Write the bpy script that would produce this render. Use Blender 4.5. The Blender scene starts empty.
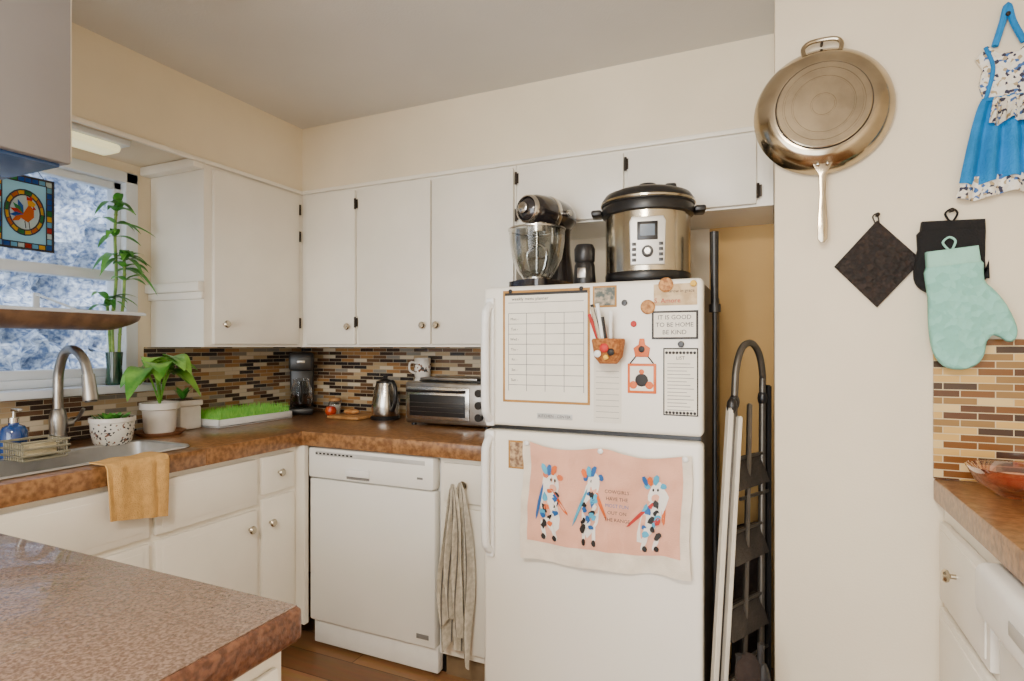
import bpy, bmesh, math, random
from mathutils import Vector, Matrix
R=random.Random(7)
rad=math.radians
H=1.265
def lin(c):
    c=c/255.0
    return c/12.92 if c<=.04045 else ((c+.055)/1.055)**2.4
def rgb(r,g,b): return (lin(r),lin(g),lin(b),1)
def T(x,y,z): return Matrix.Translation((x,y,z))
def RZ(a): return Matrix.Rotation(rad(a),4,'Z')
def RX(a): return Matrix.Rotation(rad(a),4,'X')
def RY(a): return Matrix.Rotation(rad(a),4,'Y')

# ---------------- materials ----------------
def pm(name,col,rough=.5,metal=0,var=0,scale=20,bump=0,bscale=80,coat=0,emis=0,col2=None,detail=4,spec=.5):
    m=bpy.data.materials.new(name); m.use_nodes=True
    nt=m.node_tree; b=nt.nodes['Principled BSDF']
    b.inputs['Base Color'].default_value=col
    b.inputs['Roughness'].default_value=rough
    b.inputs['Metallic'].default_value=metal
    b.inputs['Coat Weight'].default_value=coat
    b.inputs['Specular IOR Level'].default_value=spec
    geo=nt.nodes.new('ShaderNodeNewGeometry')
    if var or col2:
        n=nt.nodes.new('ShaderNodeTexNoise'); n.inputs['Scale'].default_value=scale; n.inputs['Detail'].default_value=detail
        nt.links.new(geo.outputs['Position'],n.inputs['Vector'])
        cr=nt.nodes.new('ShaderNodeValToRGB')
        c2=col2 if col2 else tuple(min(1,c*(1+var)) for c in col[:3])+(1,)
        c1=col if col2 else tuple(c*(1-var) for c in col[:3])+(1,)
        cr.color_ramp.elements[0].position=.38; cr.color_ramp.elements[1].position=.62
        cr.color_ramp.elements[0].color=c1; cr.color_ramp.elements[1].color=c2
        nt.links.new(n.outputs['Fac'],cr.inputs['Fac']); nt.links.new(cr.outputs['Color'],b.inputs['Base Color'])
    if bump:
        n=nt.nodes.new('ShaderNodeTexNoise'); n.inputs['Scale'].default_value=bscale; n.inputs['Detail'].default_value=3
        nt.links.new(geo.outputs['Position'],n.inputs['Vector'])
        bp=nt.nodes.new('ShaderNodeBump'); bp.inputs['Strength'].default_value=bump; bp.inputs['Distance'].default_value=.01
        nt.links.new(n.outputs['Fac'],bp.inputs['Height']); nt.links.new(bp.outputs['Normal'],b.inputs['Normal'])
    if emis:
        b.inputs['Emission Color'].default_value=col; b.inputs['Emission Strength'].default_value=emis
    return m
def glassy(name,col,tr=.8,rough=.05):
    m=bpy.data.materials.new(name); m.use_nodes=True; nt=m.node_tree; nt.nodes.clear()
    o=nt.nodes.new('ShaderNodeOutputMaterial'); mx=nt.nodes.new('ShaderNodeMixShader')
    t=nt.nodes.new('ShaderNodeBsdfTransparent'); t.inputs['Color'].default_value=col
    p=nt.nodes.new('ShaderNodeBsdfGlossy'); p.inputs['Color'].default_value=(1,1,1,1); p.inputs['Roughness'].default_value=rough
    lw=nt.nodes.new('ShaderNodeLayerWeight'); lw.inputs['Blend'].default_value=1-tr
    nt.links.new(lw.outputs['Facing'],mx.inputs[0])
    nt.links.new(t.outputs[0],mx.inputs[1]); nt.links.new(p.outputs[0],mx.inputs[2]); nt.links.new(mx.outputs[0],o.inputs['Surface'])
    return m
def stained(name,col):
    m=bpy.data.materials.new(name); m.use_nodes=True; nt=m.node_tree; nt.nodes.clear()
    o=nt.nodes.new('ShaderNodeOutputMaterial'); mx=nt.nodes.new('ShaderNodeMixShader'); mx.inputs[0].default_value=.35
    t=nt.nodes.new('ShaderNodeBsdfTranslucent'); t.inputs['Color'].default_value=col
    p=nt.nodes.new('ShaderNodeBsdfPrincipled'); p.inputs['Base Color'].default_value=col; p.inputs['Roughness'].default_value=.2
    n=nt.nodes.new('ShaderNodeTexNoise'); n.inputs['Scale'].default_value=60
    bp=nt.nodes.new('ShaderNodeBump'); bp.inputs['Strength'].default_value=.2
    nt.links.new(n.outputs['Fac'],bp.inputs['Height']); nt.links.new(bp.outputs['Normal'],p.inputs['Normal'])
    nt.links.new(t.outputs[0],mx.inputs[1]); nt.links.new(p.outputs[0],mx.inputs[2]); nt.links.new(mx.outputs[0],o.inputs['Surface'])
    return m
def brickmat(name,axis,bw,rh,mortar,mcol,stops,rough=.2,off=.5,noise=0,bump=.4):
    m=bpy.data.materials.new(name); m.use_nodes=True; nt=m.node_tree; b=nt.nodes['Principled BSDF']; L=nt.links.new
    geo=nt.nodes.new('ShaderNodeNewGeometry'); sp=nt.nodes.new('ShaderNodeSeparateXYZ'); cb=nt.nodes.new('ShaderNodeCombineXYZ')
    L(geo.outputs['Position'],sp.inputs[0]); L(sp.outputs[axis[0]],cb.inputs[0]); L(sp.outputs[axis[1]],cb.inputs[1])
    br=nt.nodes.new('ShaderNodeTexBrick'); L(cb.outputs[0],br.inputs['Vector'])
    br.offset=off; br.squash=1
    br.inputs['Color1'].default_value=(0,0,0,1); br.inputs['Color2'].default_value=(1,1,1,1); br.inputs['Mortar'].default_value=(0.5,.5,.5,1)
    br.inputs['Scale'].default_value=1; br.inputs['Brick Width'].default_value=bw; br.inputs['Row Height'].default_value=rh
    br.inputs['Mortar Size'].default_value=mortar; br.inputs['Mortar Smooth'].default_value=.1; br.inputs['Bias'].default_value=0
    cr=nt.nodes.new('ShaderNodeValToRGB'); cr.color_ramp.interpolation='CONSTANT'
    e=cr.color_ramp.elements
    e[0].position=0; e[0].color=stops[0][1]; e[1].position=stops[1][0]; e[1].color=stops[1][1]
    for p,c in stops[2:]:
        x=e.new(p); x.color=c
    L(br.outputs['Color'],cr.inputs['Fac'])
    src=cr.outputs['Color']
    if noise:
        n=nt.nodes.new('ShaderNodeTexNoise'); n.inputs['Scale'].default_value=6; n.inputs['Detail'].default_value=6
        mp=nt.nodes.new('ShaderNodeMapping'); mp.inputs['Scale'].default_value=(1,9,1)
        L(cb.outputs[0],mp.inputs['Vector']); L(mp.outputs[0],n.inputs['Vector'])
        mm=nt.nodes.new('ShaderNodeMix'); mm.data_type='RGBA'; mm.blend_type='MULTIPLY'; mm.inputs[0].default_value=noise
        L(src,mm.inputs[6]); L(n.outputs['Color'],mm.inputs[7]); src=mm.outputs[2]
    mx=nt.nodes.new('ShaderNodeMix'); mx.data_type='RGBA'
    L(br.outputs['Fac'],mx.inputs[0]); L(src,mx.inputs[6]); mx.inputs[7].default_value=mcol
    L(mx.outputs[2],b.inputs['Base Color']); b.inputs['Roughness'].default_value=rough
    bp=nt.nodes.new('ShaderNodeBump'); bp.invert=True; bp.inputs['Strength'].default_value=bump; bp.inputs['Distance'].default_value=.002
    L(br.outputs['Fac'],bp.inputs['Height']); L(bp.outputs['Normal'],b.inputs['Normal'])
    return m
def vormat(name,stops,scale,rough=.8,interp='CONSTANT',bump=0):
    m=bpy.data.materials.new(name); m.use_nodes=True; nt=m.node_tree; b=nt.nodes['Principled BSDF']; L=nt.links.new
    geo=nt.nodes.new('ShaderNodeNewGeometry'); v=nt.nodes.new('ShaderNodeTexVoronoi'); v.inputs['Scale'].default_value=scale
    n=nt.nodes.new('ShaderNodeTexNoise'); n.inputs['Scale'].default_value=scale*.7
    ad=nt.nodes.new('ShaderNodeVectorMath'); ad.operation='MULTIPLY_ADD'; ad.inputs[1].default_value=(.6/scale,)*3
    L(n.outputs['Color'],ad.inputs[0]); L(geo.outputs['Position'],ad.inputs[2]); L(geo.outputs['Position'],n.inputs['Vector'])
    L(ad.outputs[0],v.inputs['Vector'])
    sp=nt.nodes.new('ShaderNodeSeparateColor'); L(v.outputs['Color'],sp.inputs[0])
    cr=nt.nodes.new('ShaderNodeValToRGB'); cr.color_ramp.interpolation=interp
    e=cr.color_ramp.elements; e[0].position=0; e[0].color=stops[0][1]; e[1].position=stops[1][0]; e[1].color=stops[1][1]
    for p,c in stops[2:]:
        x=e.new(p); x.color=c
    L(sp.outputs[0],cr.inputs['Fac']); L(cr.outputs['Color'],b.inputs['Base Color']); b.inputs['Roughness'].default_value=rough
    if bump:
        bp=nt.nodes.new('ShaderNodeBump'); bp.inputs['Strength'].default_value=bump; bp.inputs['Distance'].default_value=.004
        L(v.outputs['Distance'],bp.inputs['Height']); L(bp.outputs['Normal'],b.inputs['Normal'])
    return m

M_wall=pm('wall_paint',rgb(230,217,192),.7,var=.03,scale=3,bump=.08,bscale=160)
M_soff=pm('soffit_paint',rgb(229,216,190),.7,var=.03,scale=3,bump=.08,bscale=160)
M_alc=pm('alcove_shade_tan',rgb(208,168,104),.75,var=.04,scale=3,bump=.08,bscale=160)  # recess shade put into a tan wall colour
M_ceil=pm('ceiling_paint',rgb(216,214,209),.8,var=.03,scale=2,bump=.1,bscale=120)
M_cab=pm('cabinet_enamel',rgb(238,232,219),.33,var=.03,scale=4,bump=.03,bscale=40)
M_gap=pm('cabinet_gap',rgb(120,100,75),.8,var=.1)
M_trim=pm('white_trim',rgb(220,226,232),.4,var=.03,scale=5)
M_grey=pm('shaded_cabinet_enamel',rgb(122,118,118),.3,var=.04,scale=4)  # grey base colour carries the shade on the cabinet's dark side
M_nick=pm('nickel',rgb(190,180,160),.25,1,var=.05)
M_iron=pm('dark_hinge',rgb(50,42,35),.5,.6,var=.1)
M_count=pm('brown_counter',rgb(112,74,42),.32,col2=rgb(154,110,68),scale=60,bump=.1,bscale=70,detail=12,coat=.15)
M_pen=pm('speckled_counter',rgb(98,78,66),.2,col2=rgb(132,110,96),scale=230,bump=.28,bscale=120,detail=12,coat=.5)
M_pedge=pm('counter_edge',rgb(76,46,32),.3,col2=rgb(112,74,54),scale=110,bump=.25,bscale=70)
stops=[(0,rgb(58,44,36)),(.16,rgb(180,154,116)),(.32,rgb(104,76,54)),(.48,rgb(210,194,166)),(.62,rgb(46,42,42)),(.76,rgb(158,116,72)),(.88,rgb(134,128,118))]
M_tb=brickmat('mosaic_tile_back',('X','Z'),.085,.0185,.0012,rgb(184,170,144),stops)
M_tl=brickmat('mosaic_tile_left',('Y','Z'),.085,.0185,.0012,rgb(184,170,144),stops)
stops2=[(0,rgb(200,160,90)),(.20,rgb(116,74,36)),(.34,rgb(214,184,124)),(.44,rgb(84,52,32)),(.56,rgb(184,142,78)),(.70,rgb(140,106,60)),(.82,rgb(62,44,34))]
M_tr=brickmat('mosaic_tile_right',('X','Z'),.075,.0195,.0013,rgb(204,184,144),stops2)
M_floor=brickmat('wood_floor',('X','Y'),.9,.13,.002,rgb(60,38,22),[(0,rgb(162,118,76)),(.25,rgb(132,92,58)),(.5,rgb(180,136,92)),(.75,rgb(146,104,66))],rough=.35,noise=.5)
M_white=pm('white_enamel',rgb(238,237,232),.25,var=.015,scale=3,bump=.03,bscale=300)
M_whitep=pm('white_plastic',rgb(240,240,238),.3,var=.02)
M_dark=pm('black_plastic',rgb(24,23,24),.35,var=.2)
M_black=pm('black_textured',rgb(34,32,32),.6,var=.2,bump=.2)
M_steel=pm('stainless_steel',rgb(200,196,188),.22,1,var=.04,scale=8)
M_steelw=pm('warm_stainless',rgb(194,184,164),.2,1,var=.06,scale=6)
M_pan=pm('pan_steel',rgb(174,160,136),.16,1,var=.16,scale=11)
M_steel2=pm('brushed_steel',rgb(160,156,150),.3,1,var=.08,scale=30)
M_paper=pm('paper',rgb(240,234,220),.8,var=.02)
M_wood=pm('light_wood',rgb(190,140,84),.5,col2=rgb(166,114,62),scale=25)
M_dwood=pm('shelf_wood',rgb(120,88,62),.5,col2=rgb(92,66,48),scale=25)
M_leaf=pm('leaf_green',rgb(84,154,50),.35,col2=rgb(150,206,84),scale=14)
M_leaf2=pm('bamboo_green',rgb(50,124,44),.4,col2=rgb(100,168,60),scale=14)
M_soil=pm('soil',rgb(60,42,30),.9,var=.3,scale=80,bump=.5)
M_pot=pm('white_ceramic',rgb(228,222,212),.3,var=.05)
M_glass=glassy('clear_glass',(.84,.86,.86,1),.72)
M_pane=glassy('window_glass',(.97,.985,1,1),.95)
M_ink=pm('ink_black',rgb(32,30,30),.6,var=.1)
M_line=pm('ink_grey',rgb(120,118,116),.7,var=.1)
M_gold=pm('gold_paper',rgb(166,120,54),.6,var=.1)
M_orange=pm('orange_glaze',rgb(214,100,34),.5,var=.15)
M_red=pm('red_print',rgb(184,40,34),.6,var=.1)
M_blue=pm('blue_print',rgb(30,92,156),.6,var=.1)
M_cyan=pm('cyan_print',rgb(70,164,200),.6,var=.1)
M_yel=pm('yellow_print',rgb(232,184,60),.6,var=.1)
M_mint=vormat('mint_quilt',[(0,rgb(128,190,174)),(.5,rgb(138,200,184))],55,bump=1.2)
M_mintc=pm('mint_cuff',rgb(150,206,188),.9,var=.05,bump=.3,bscale=300)

# ---------------- builder ----------------
def catmull(P,n=6,closed=False):
    P=[Vector(p) for p in P]; out=[]; N=len(P)
    rng=range(N) if closed else range(N-1)
    for i in rng:
        g=lambda k:P[k%N] if closed else P[max(0,min(N-1,k))]
        a,b,c,d=g(i-1),g(i),g(i+1),g(i+2)
        for j in range(n):
            t=j/n
            out.append(.5*((2*b)+(c-a)*t+(2*a-5*b+4*c-d)*t*t+(3*b-a-3*c+d)*t**3))
    if not closed: out.append(P[-1])
    return out
class B:
    def __init__(s,name,M=None):
        s.name=name; s.bm=bmesh.new(); s.mats=[]; s.M=M or Matrix.Identity(4)
    def add(s,t,m,M=None,flat=False):
        if m not in s.mats: s.mats.append(m)
        i=s.mats.index(m)
        for f in t.faces: f.material_index=i; f.smooth=not flat
        t.transform(s.M@M if M else s.M)
        me=bpy.data.meshes.new('t'); t.to_mesh(me); t.free(); s.bm.from_mesh(me); bpy.data.meshes.remove(me)
    def box(s,x0,x1,y0,y1,z0,z1,m,bev=0,M=None,seg=2):
        t=bmesh.new(); bmesh.ops.create_cube(t,size=1)
        for v in t.verts: v.co=Vector(((x0+x1)/2+v.co.x*(x1-x0),(y0+y1)/2+v.co.y*(y1-y0),(z0+z1)/2+v.co.z*(z1-z0)))
        if bev: bmesh.ops.bevel(t,geom=t.edges[:],offset=bev,segments=seg,affect='EDGES',profile=.5)
        s.add(t,m,M)
    def cyl(s,p0,p1,r0,m,r1=None,seg=20,M=None):
        p0=Vector(p0);p1=Vector(p1); r1=r0 if r1 is None else r1
        t=bmesh.new(); bmesh.ops.create_cone(t,cap_ends=True,segments=seg,radius1=max(r0,1e-4),radius2=max(r1,1e-4),depth=(p1-p0).length)
        q=(p1-p0).to_track_quat('Z','Y').to_matrix().to_4x4()
        t.transform(Matrix.Translation((p0+p1)/2)@q); s.add(t,m,M)
    def sph(s,c,r,m,M=None,seg=20):
        if not isinstance(r,tuple): r=(r,r,r)
        t=bmesh.new(); bmesh.ops.create_uvsphere(t,u_segments=seg,v_segments=max(6,seg//2),radius=1)
        for v in t.verts: v.co=Vector((c[0]+v.co.x*r[0],c[1]+v.co.y*r[1],c[2]+v.co.z*r[2]))
        s.add(t,m,M)
    def lathe(s,prof,m,c=(0,0,0),seg=36,M=None):
        t=bmesh.new(); rings=[]
        for r,z in prof:
            rings.append([t.verts.new((c[0]+r*math.cos(2*math.pi*i/seg),c[1]+r*math.sin(2*math.pi*i/seg),c[2]+z)) for i in range(seg)])
        for a,b in zip(rings,rings[1:]):
            for i in range(seg): t.faces.new((a[i],a[(i+1)%seg],b[(i+1)%seg],b[i]))
        bmesh.ops.remove_doubles(t,verts=t.verts,dist=1e-5); s.add(t,m,M)
    def tube(s,P,r,m,seg=10,closed=False,M=None):
        P=[Vector(p) for p in P]; N=len(P); t=bmesh.new(); rings=[]; nrm=None
        for i in range(N):
            if closed: tg=(P[(i+1)%N]-P[i-1]).normalized()
            else: tg=(P[min(N-1,i+1)]-P[max(0,i-1)]).normalized()
            if nrm is None:
                up=Vector((0,0,1)) if abs(tg.z)<.9 else Vector((1,0,0)); nrm=tg.cross(up).normalized()
            nrm=(nrm-tg*nrm.dot(tg)).normalized(); bn=tg.cross(nrm)
            rr=r[i] if isinstance(r,(list,tuple)) else r
            rings.append([t.verts.new(P[i]+nrm*rr*math.cos(2*math.pi*k/seg)+bn*rr*math.sin(2*math.pi*k/seg)) for k in range(seg)])
        pr=list(zip(rings,rings[1:]))
        if closed: pr.append((rings[-1],rings[0]))
        for a,b in pr:
            for k in range(seg): t.faces.new((a[k],a[(k+1)%seg],b[(k+1)%seg],b[k]))
        if not closed: t.faces.new(rings[0][::-1]); t.faces.new(rings[-1])
        s.add(t,m,M)
    def prism(s,pts,d,m,bev=0,M=None,seg=3):
        t=bmesh.new(); vs=[t.verts.new((p[0],0,p[1])) for p in pts]; f=t.faces.new(vs)
        r=bmesh.ops.extrude_face_region(t,geom=[f]); 
        for v in [g for g in r['geom'] if isinstance(g,bmesh.types.BMVert)]: v.co.y-=d
        bmesh.ops.recalc_face_normals(t,faces=t.faces)
        if bev:
            es=[e for e in t.edges if abs(e.verts[0].co.y-e.verts[1].co.y)<1e-6]
            bmesh.ops.bevel(t,geom=es,offset=bev,segments=seg,affect='EDGES',profile=.5)
        bmesh.ops.triangulate(t,faces=[f for f in t.faces if len(f.verts)>4])
        s.add(t,m,M)
    def sheet(s,fn,nu,nv,m,th=0,M=None):
        t=bmesh.new(); g=[[t.verts.new(fn(i/nu,j/nv)) for j in range(nv+1)] for i in range(nu+1)]
        for i in range(nu):
            for j in range(nv): t.faces.new((g[i][j],g[i+1][j],g[i+1][j+1],g[i][j+1]))
        if th:
            bmesh.ops.recalc_face_normals(t,faces=t.faces)
            bmesh.ops.solidify(t,geom=t.faces[:],thickness=th)
        s.add(t,m,M)
    def polyon(s,fn,pts,m):
        t=bmesh.new(); f=t.faces.new([t.verts.new(fn(u,v)) for u,v in pts]); bmesh.ops.triangulate(t,faces=[f]); s.add(t,m)
    def text(s,body,size,m,M,align='CENTER'):
        cu=bpy.data.curves.new('t','FONT'); cu.body=body; cu.size=size; cu.align_x=align; cu.align_y='CENTER'; cu.resolution_u=2
        ob=bpy.data.objects.new('t',cu); bpy.context.scene.collection.objects.link(ob)
        dg=bpy.context.evaluated_depsgraph_get(); me=bpy.data.meshes.new_from_object(ob.evaluated_get(dg))
        t=bmesh.new(); t.from_mesh(me); bpy.data.objects.remove(ob); bpy.data.curves.remove(cu); bpy.data.meshes.remove(me)
        s.add(t,m,M,flat=True)
    def done(s,ang=38,recalc=True):
        if recalc: bmesh.ops.recalc_face_normals(s.bm,faces=s.bm.faces)
        xs=[v.co for v in s.bm.verts]
        o=Vector(((min(v.x for v in xs)+max(v.x for v in xs))/2,(min(v.y for v in xs)+max(v.y for v in xs))/2,min(v.z for v in xs)))
        for v in s.bm.verts: v.co-=o
        me=bpy.data.meshes.new(s.name); s.bm.to_mesh(me); s.bm.free()
        for m in s.mats: me.materials.append(m)
        try: me.set_sharp_from_angle(angle=rad(ang))
        except Exception: pass
        ob=bpy.data.objects.new(s.name,me); ob.location=o; bpy.context.scene.collection.objects.link(ob); return ob
def leaf(b,p,d,L,W,droop,m,fold=.25,n=8):
    p=Vector(p); d=Vector(d).normalized(); side=d.cross(Vector((0,0,1)))
    side=side.normalized() if side.length>.01 else Vector((1,0,0)); up=side.cross(d)
    def f(u,v):
        w=W*.5*(math.sin(math.pi*min(1,u**.62)))**.8 if 0<u<1 else 0
        return p+d*L*u+Vector((0,0,-droop*L*u*u))+side*w*(2*v-1)+up*abs(2*v-1)*w*fold
    b.sheet(f,n,4,m)

# ---------------- room ----------------
def simple(name,boxes,m):
    b=B(name)
    for q in boxes: b.box(*q,m)
    return b.done()
XR=3.46; YR=-4.6; ZC=2.335
simple('floor',[(-.12,XR+.12,YR-.12,.12,-.1,0)],M_floor)
simple('ceiling',[(-.12,XR+.12,YR-.12,.12,ZC,ZC+.1)],M_ceil)
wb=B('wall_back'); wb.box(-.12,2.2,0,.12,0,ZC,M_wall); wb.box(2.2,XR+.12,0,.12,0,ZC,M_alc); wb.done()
WY0,WY1,WZ0,WZ1=-1.95,-.93,1.115,1.985
simple('wall_left',[(-.12,0,YR,WY0,0,ZC),(-.12,0,WY1,0,0,ZC),(-.12,0,WY0,WY1,0,WZ0),(-.12,0,WY0,WY1,WZ1,ZC)],M_wall)
simple('wall_right',[(XR,XR+.12,YR,0,0,ZC)],M_wall)
simple('wall_rear',[(-.12,.5,YR-.12,YR,0,ZC),(2.9,XR+.12,YR-.12,YR,0,ZC),(.5,2.9,YR-.12,YR,2.1,ZC)],M_wall)
b=B('wall_partition'); b.box(2.44,XR,-.6,0,0,ZC,M_wall,.006); b.done()
b=B('wall_soffit'); b.box(0,.33,-4.0,-.33,2.025,ZC,M_soff); b.box(0,2.44,-.33,0,2.025,ZC,M_soff); b.done()
b=B('window_1')
for q in [(-.12,.012,WY0,WY0+.05,WZ0,WZ1),(-.12,.012,WY1-.05,WY1,WZ0,WZ1),(-.12,.012,WY0,WY1,WZ1-.045,WZ1),(-.12,.012,WY0,WY1,WZ0,WZ0+.03)]:
    b.box(*q,M_trim,.004)
b.box(-.06,-.015,WY0+.05,WY1-.05,1.535,1.575,M_trim,.004)
for y in (WY0+.05,WY1-.08): b.box(-.06,-.02,y,y+.03,WZ0+.03,WZ1-.045,M_trim,.003)
b.box(-.06,-.02,WY0+.05,WY1-.05,WZ0+.03,WZ0+.065,M_trim,.003)
b.box(-.06,-.02,WY0+.05,WY1-.05,WZ1-.075,WZ1-.045,M_trim,.003)
b.box(-.042,-.038,WY0+.06,WY1-.06,WZ0+.04,WZ1-.06,M_pane)
b.done()
b=B('window_sill'); b.box(0.012,.12,WY0-.04,WY1+.03,WZ0-.03,WZ0,M_trim,.006); b.done()
M_frost=pm('frosty_hedge',rgb(104,122,154),.8,col2=rgb(206,214,226),scale=34,bump=.8,bscale=34,detail=15)
b=B('exterior_hedge')
from mathutils import noise as N
def hf(u,v):
    y=-5.5+u*9; z=-.2+v*4.2
    k=N.fractal(Vector((y*3.2,z*3.2,1)),.7,2.2,6)
    return Vector((-1.5+.26*k,y,z))
b.sheet(hf,240,120,M_frost); b.done()
simple('exterior_ground',[(-4,-.13,-6,4,-.3,-.2)],pm('snow',rgb(220,228,240),.8,var=.05))

# ---------------- upper cabinets ----------------
def door_y(b,x0,x1,z0,z1,y,m=M_cab,th=.018): b.box(x0,x1,y-th,y,z0,z1,m,.004)
def door_x(b,y0,y1,z0,z1,x,m=M_cab,th=.018): b.box(x,x+th,y0,y1,z0,z1,m,.004)
def knob_y(b,x,y,z):
    b.lathe([(0.006,0),(.006,.012),(.014,.016),(.016,.022),(.012,.028),(0,.029)],M_nick,M=T(x,y,z)@RX(90),seg=16)
def knob_x(b,x,y,z,s=1):
    b.lathe([(0.006,0),(.006,.012),(.014,.016),(.016,.022),(.012,.028),(0,.029)],M_nick,M=T(x,y,z)@RY(90*s),seg=16)
def hinge_y(b,x,y,z):
    b.cyl((x,y-.004,z-.025),(x,y-.004,z+.025),.005,M_iron,seg=8); b.box(x-.002,x+.012,y-.003,y+.001,z-.02,z+.02,M_iron)
ZB=H
b=B('upper_cabinet')
b.box(0.002,1.478,-.33,-.002,ZB,2.023,M_cab)
for x0,x1 in [(.372,.665),(.685,1.075),(1.083,1.472)]: door_y(b,x0,x1,ZB+.012,1.995,-.33)
knob_y(b,.635,-.348,1.36); knob_y(b,1.045,-.348,1.36); knob_y(b,1.115,-.348,1.36)
for x,zz in [(.668,1.93),(.668,1.38)]: hinge_y(b,x,-.345,zz)
b.done()
b=B('fridge_top_cabinet')
b.box(1.48,2.438,-.33,-.002,1.75,2.023,M_cab)
for x0,x1 in [(1.495,1.925),(1.94,2.385)]: door_y(b,x0,x1,1.757,1.995,-.33)
for x,zz in [(1.485,1.95),(1.485,1.80),(1.933,1.95),(1.933,1.80),(2.39,1.80)]: hinge_y(b,x,-.345,zz)
b.cyl((1.915,-.349,1.84),(1.915,-.37,1.84),.005,M_nick,seg=10)
b.done()
b=B('upper_cabinet')
b.box(.002,.33,-.87,-.332,ZB,2.023,M_cab)
door_x(b,-.835,-.37,ZB+.012,1.995,.33)
knob_x(b,.348,-.79,1.36)
for zz in (1.93,1.8,1.38): b.cyl((.345,-.36,zz-.025),(.345,-.36,zz+.025),.005,M_iron,seg=8)
b.box(.002,.335,-.90,-.87,1.49,1.53,M_cab,.006)
b.box(.002,.335,-.885,-.87,1.46,1.49,M_cab,.004)
b.box(.002,.335,-.92,-.87,1.985,2.023,M_cab,.008)
b.done()
b=B('trim_1'); b.box(.33,2.44,-.345,-.33,2.008,2.026,M_cab,.004); b.box(.33,.345,-4,-.33,2.008,2.026,M_cab,.004); b.done()
b=B('hanging_cabinet')
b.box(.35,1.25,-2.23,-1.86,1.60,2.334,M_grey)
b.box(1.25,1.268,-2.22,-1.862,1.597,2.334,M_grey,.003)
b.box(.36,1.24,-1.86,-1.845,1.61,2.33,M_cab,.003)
b.box(.352,1.248,-2.22,-1.87,1.592,1.60,pm('underside_blue_reflection',rgb(56,86,134),.18,var=.05),.002)  # window reflection painted in as a blue base colour
b.done()
b=B('under_soffit_light')
b.box(.16,.26,-1.70,-1.15,1.975,2.005,pm('fixture_cream',rgb(238,230,180),.4,emis=.9),.012)
b.box(.14,.28,-1.73,-1.13,2.003,2.024,M_trim,.003); b.done()

# ---------------- backsplash ----------------
b=B('wall_tile_back'); b.box(.012,1.60,-.01,-.001,.911,ZB-.001,M_tb); b.done()
b=B('wall_tile_left'); b.box(.001,.011,-.9,-.011,.911,ZB-.001,M_tl); b.box(.001,.011,-1.88,-.9,.911,WZ0-.032,M_tl); b.done()
b=B('wall_tile_right'); b.box(2.83,XR-.001,-.61,-.601,.911,1.285,M_tr); b.done()

# ---------------- counters ----------------
SX0,SX1,SY0,SY1=.26,.55,-1.74,-1.09
b=B('countertop')
b.box(.0,1.53,-.64,-.001,.85,.91,M_count,.006)
b.box(.0,.63,-1.09,-.62,.85,.9101,M_count,.004)
b.box(.0,SX0,-1.883,-1.09,.85,.9101,M_count,.004)
b.box(SX1,.63,-1.883,-1.09,.85,.9101,M_count,.004)
b.box(SX0,SX1,-1.883,SY0,.85,.9101,M_count,.004)
b.done()
b=B('kitchen_sink')
def ring(x0,x1,y0,y1,z,r,n=6):
    pts=[]
    for cx,cy,a in [(x1-r,y1-r,0),(x0+r,y1-r,90),(x0+r,y0+r,180),(x1-r,y0+r,270)]:
        for i in range(n+1):
            t=rad(a+90*i/n); pts.append((cx+r*math.cos(t),cy+r*math.sin(t),z))
    return pts
t=bmesh.new(); rs=[]
for x in [(-.014,.9125,.06),(-.012,.917,.06),(-.004,.917,.05),(.002,.912,.05),(.008,.76,.05),(.03,.735,.05),(.08,.728,.04)]:
    o,z,r=x; rs.append([t.verts.new(p) for p in ring(SX0+o,SX1-o,SY0+o,SY1-o,z,r)])
for a,c in zip(rs,rs[1:]):
    for i in range(len(a)): t.faces.new((a[i],a[(i+1)%len(a)],c[(i+1)%len(a)],c[i]))
t.faces.new(rs[-1]); b.add(t,pm('sink_steel',rgb(196,194,190),.35,.8,var=.05,scale=20))
b.cyl((.405,-1.4,.7285),(.405,-1.4,.732),.04,M_dark)
b.done()
b=B('sink_caddy')
M_caddy=pm('caddy_grey',rgb(140,134,112),.6,var=.1)
for i in range(9):
    x=.17+i*.0125; b.tube([(x,-1.30-.09,.985),(x,-1.30-.09,.93),(x,-1.30+.03,.93),(x,-1.30+.03,.985)],.003,M_caddy,seg=6,M=T(.10,-.12,-.012))
for z in (.985,.965,.945): b.tube([(.165,-1.395,z),(.275,-1.395,z),(.275,-1.265,z),(.165,-1.265,z)],.004,M_caddy,seg=6,closed=True,M=T(.10,-.12,-.012))
b.box(.28,.36,-1.49,-1.41,.925,.965,pm('sponge',rgb(206,190,150),.9,var=.15,bump=.4),.008)
b.done()
b=B('kitchen_faucet',T(.15,-1.30,.91))
b.lathe([(0,0),(.034,0),(.034,.008),(.028,.02),(.025,.06),(.027,.10),(.022,.13),(.0155,.14)],M_steel2)
P=catmull([(0,0,.12),(0,0,.2),(.005,0,.27),(.04,0,.335),(.095,0,.345),(.15,0,.31),(.175,0,.25)],6)
b.tube(P,.0155,M_steel2,seg=14)
b.cyl((.172,0,.262),(.188,0,.175),.019,M_steel2,r1=.023); b.cyl((.188,0,.176),(.189,0,.17),.018,M_dark)
b.cyl((0,0,.085),(0,.045,.085),.014,M_steel2); b.tube(catmull([(0,.04,.085),(.015,.055,.10),(.04,.06,.135)],4),.006,M_steel2)
b.done()
b=B('soap_dispenser',T(.215,-1.46,.9102))
b.lathe([(0,0),(.034,0),(.036,.005),(.036,.085),(.028,.1),(.014,.106),(.014,.112)],pm('blue_glass',rgb(26,64,124),.1,var=.2,coat=.5))
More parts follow.
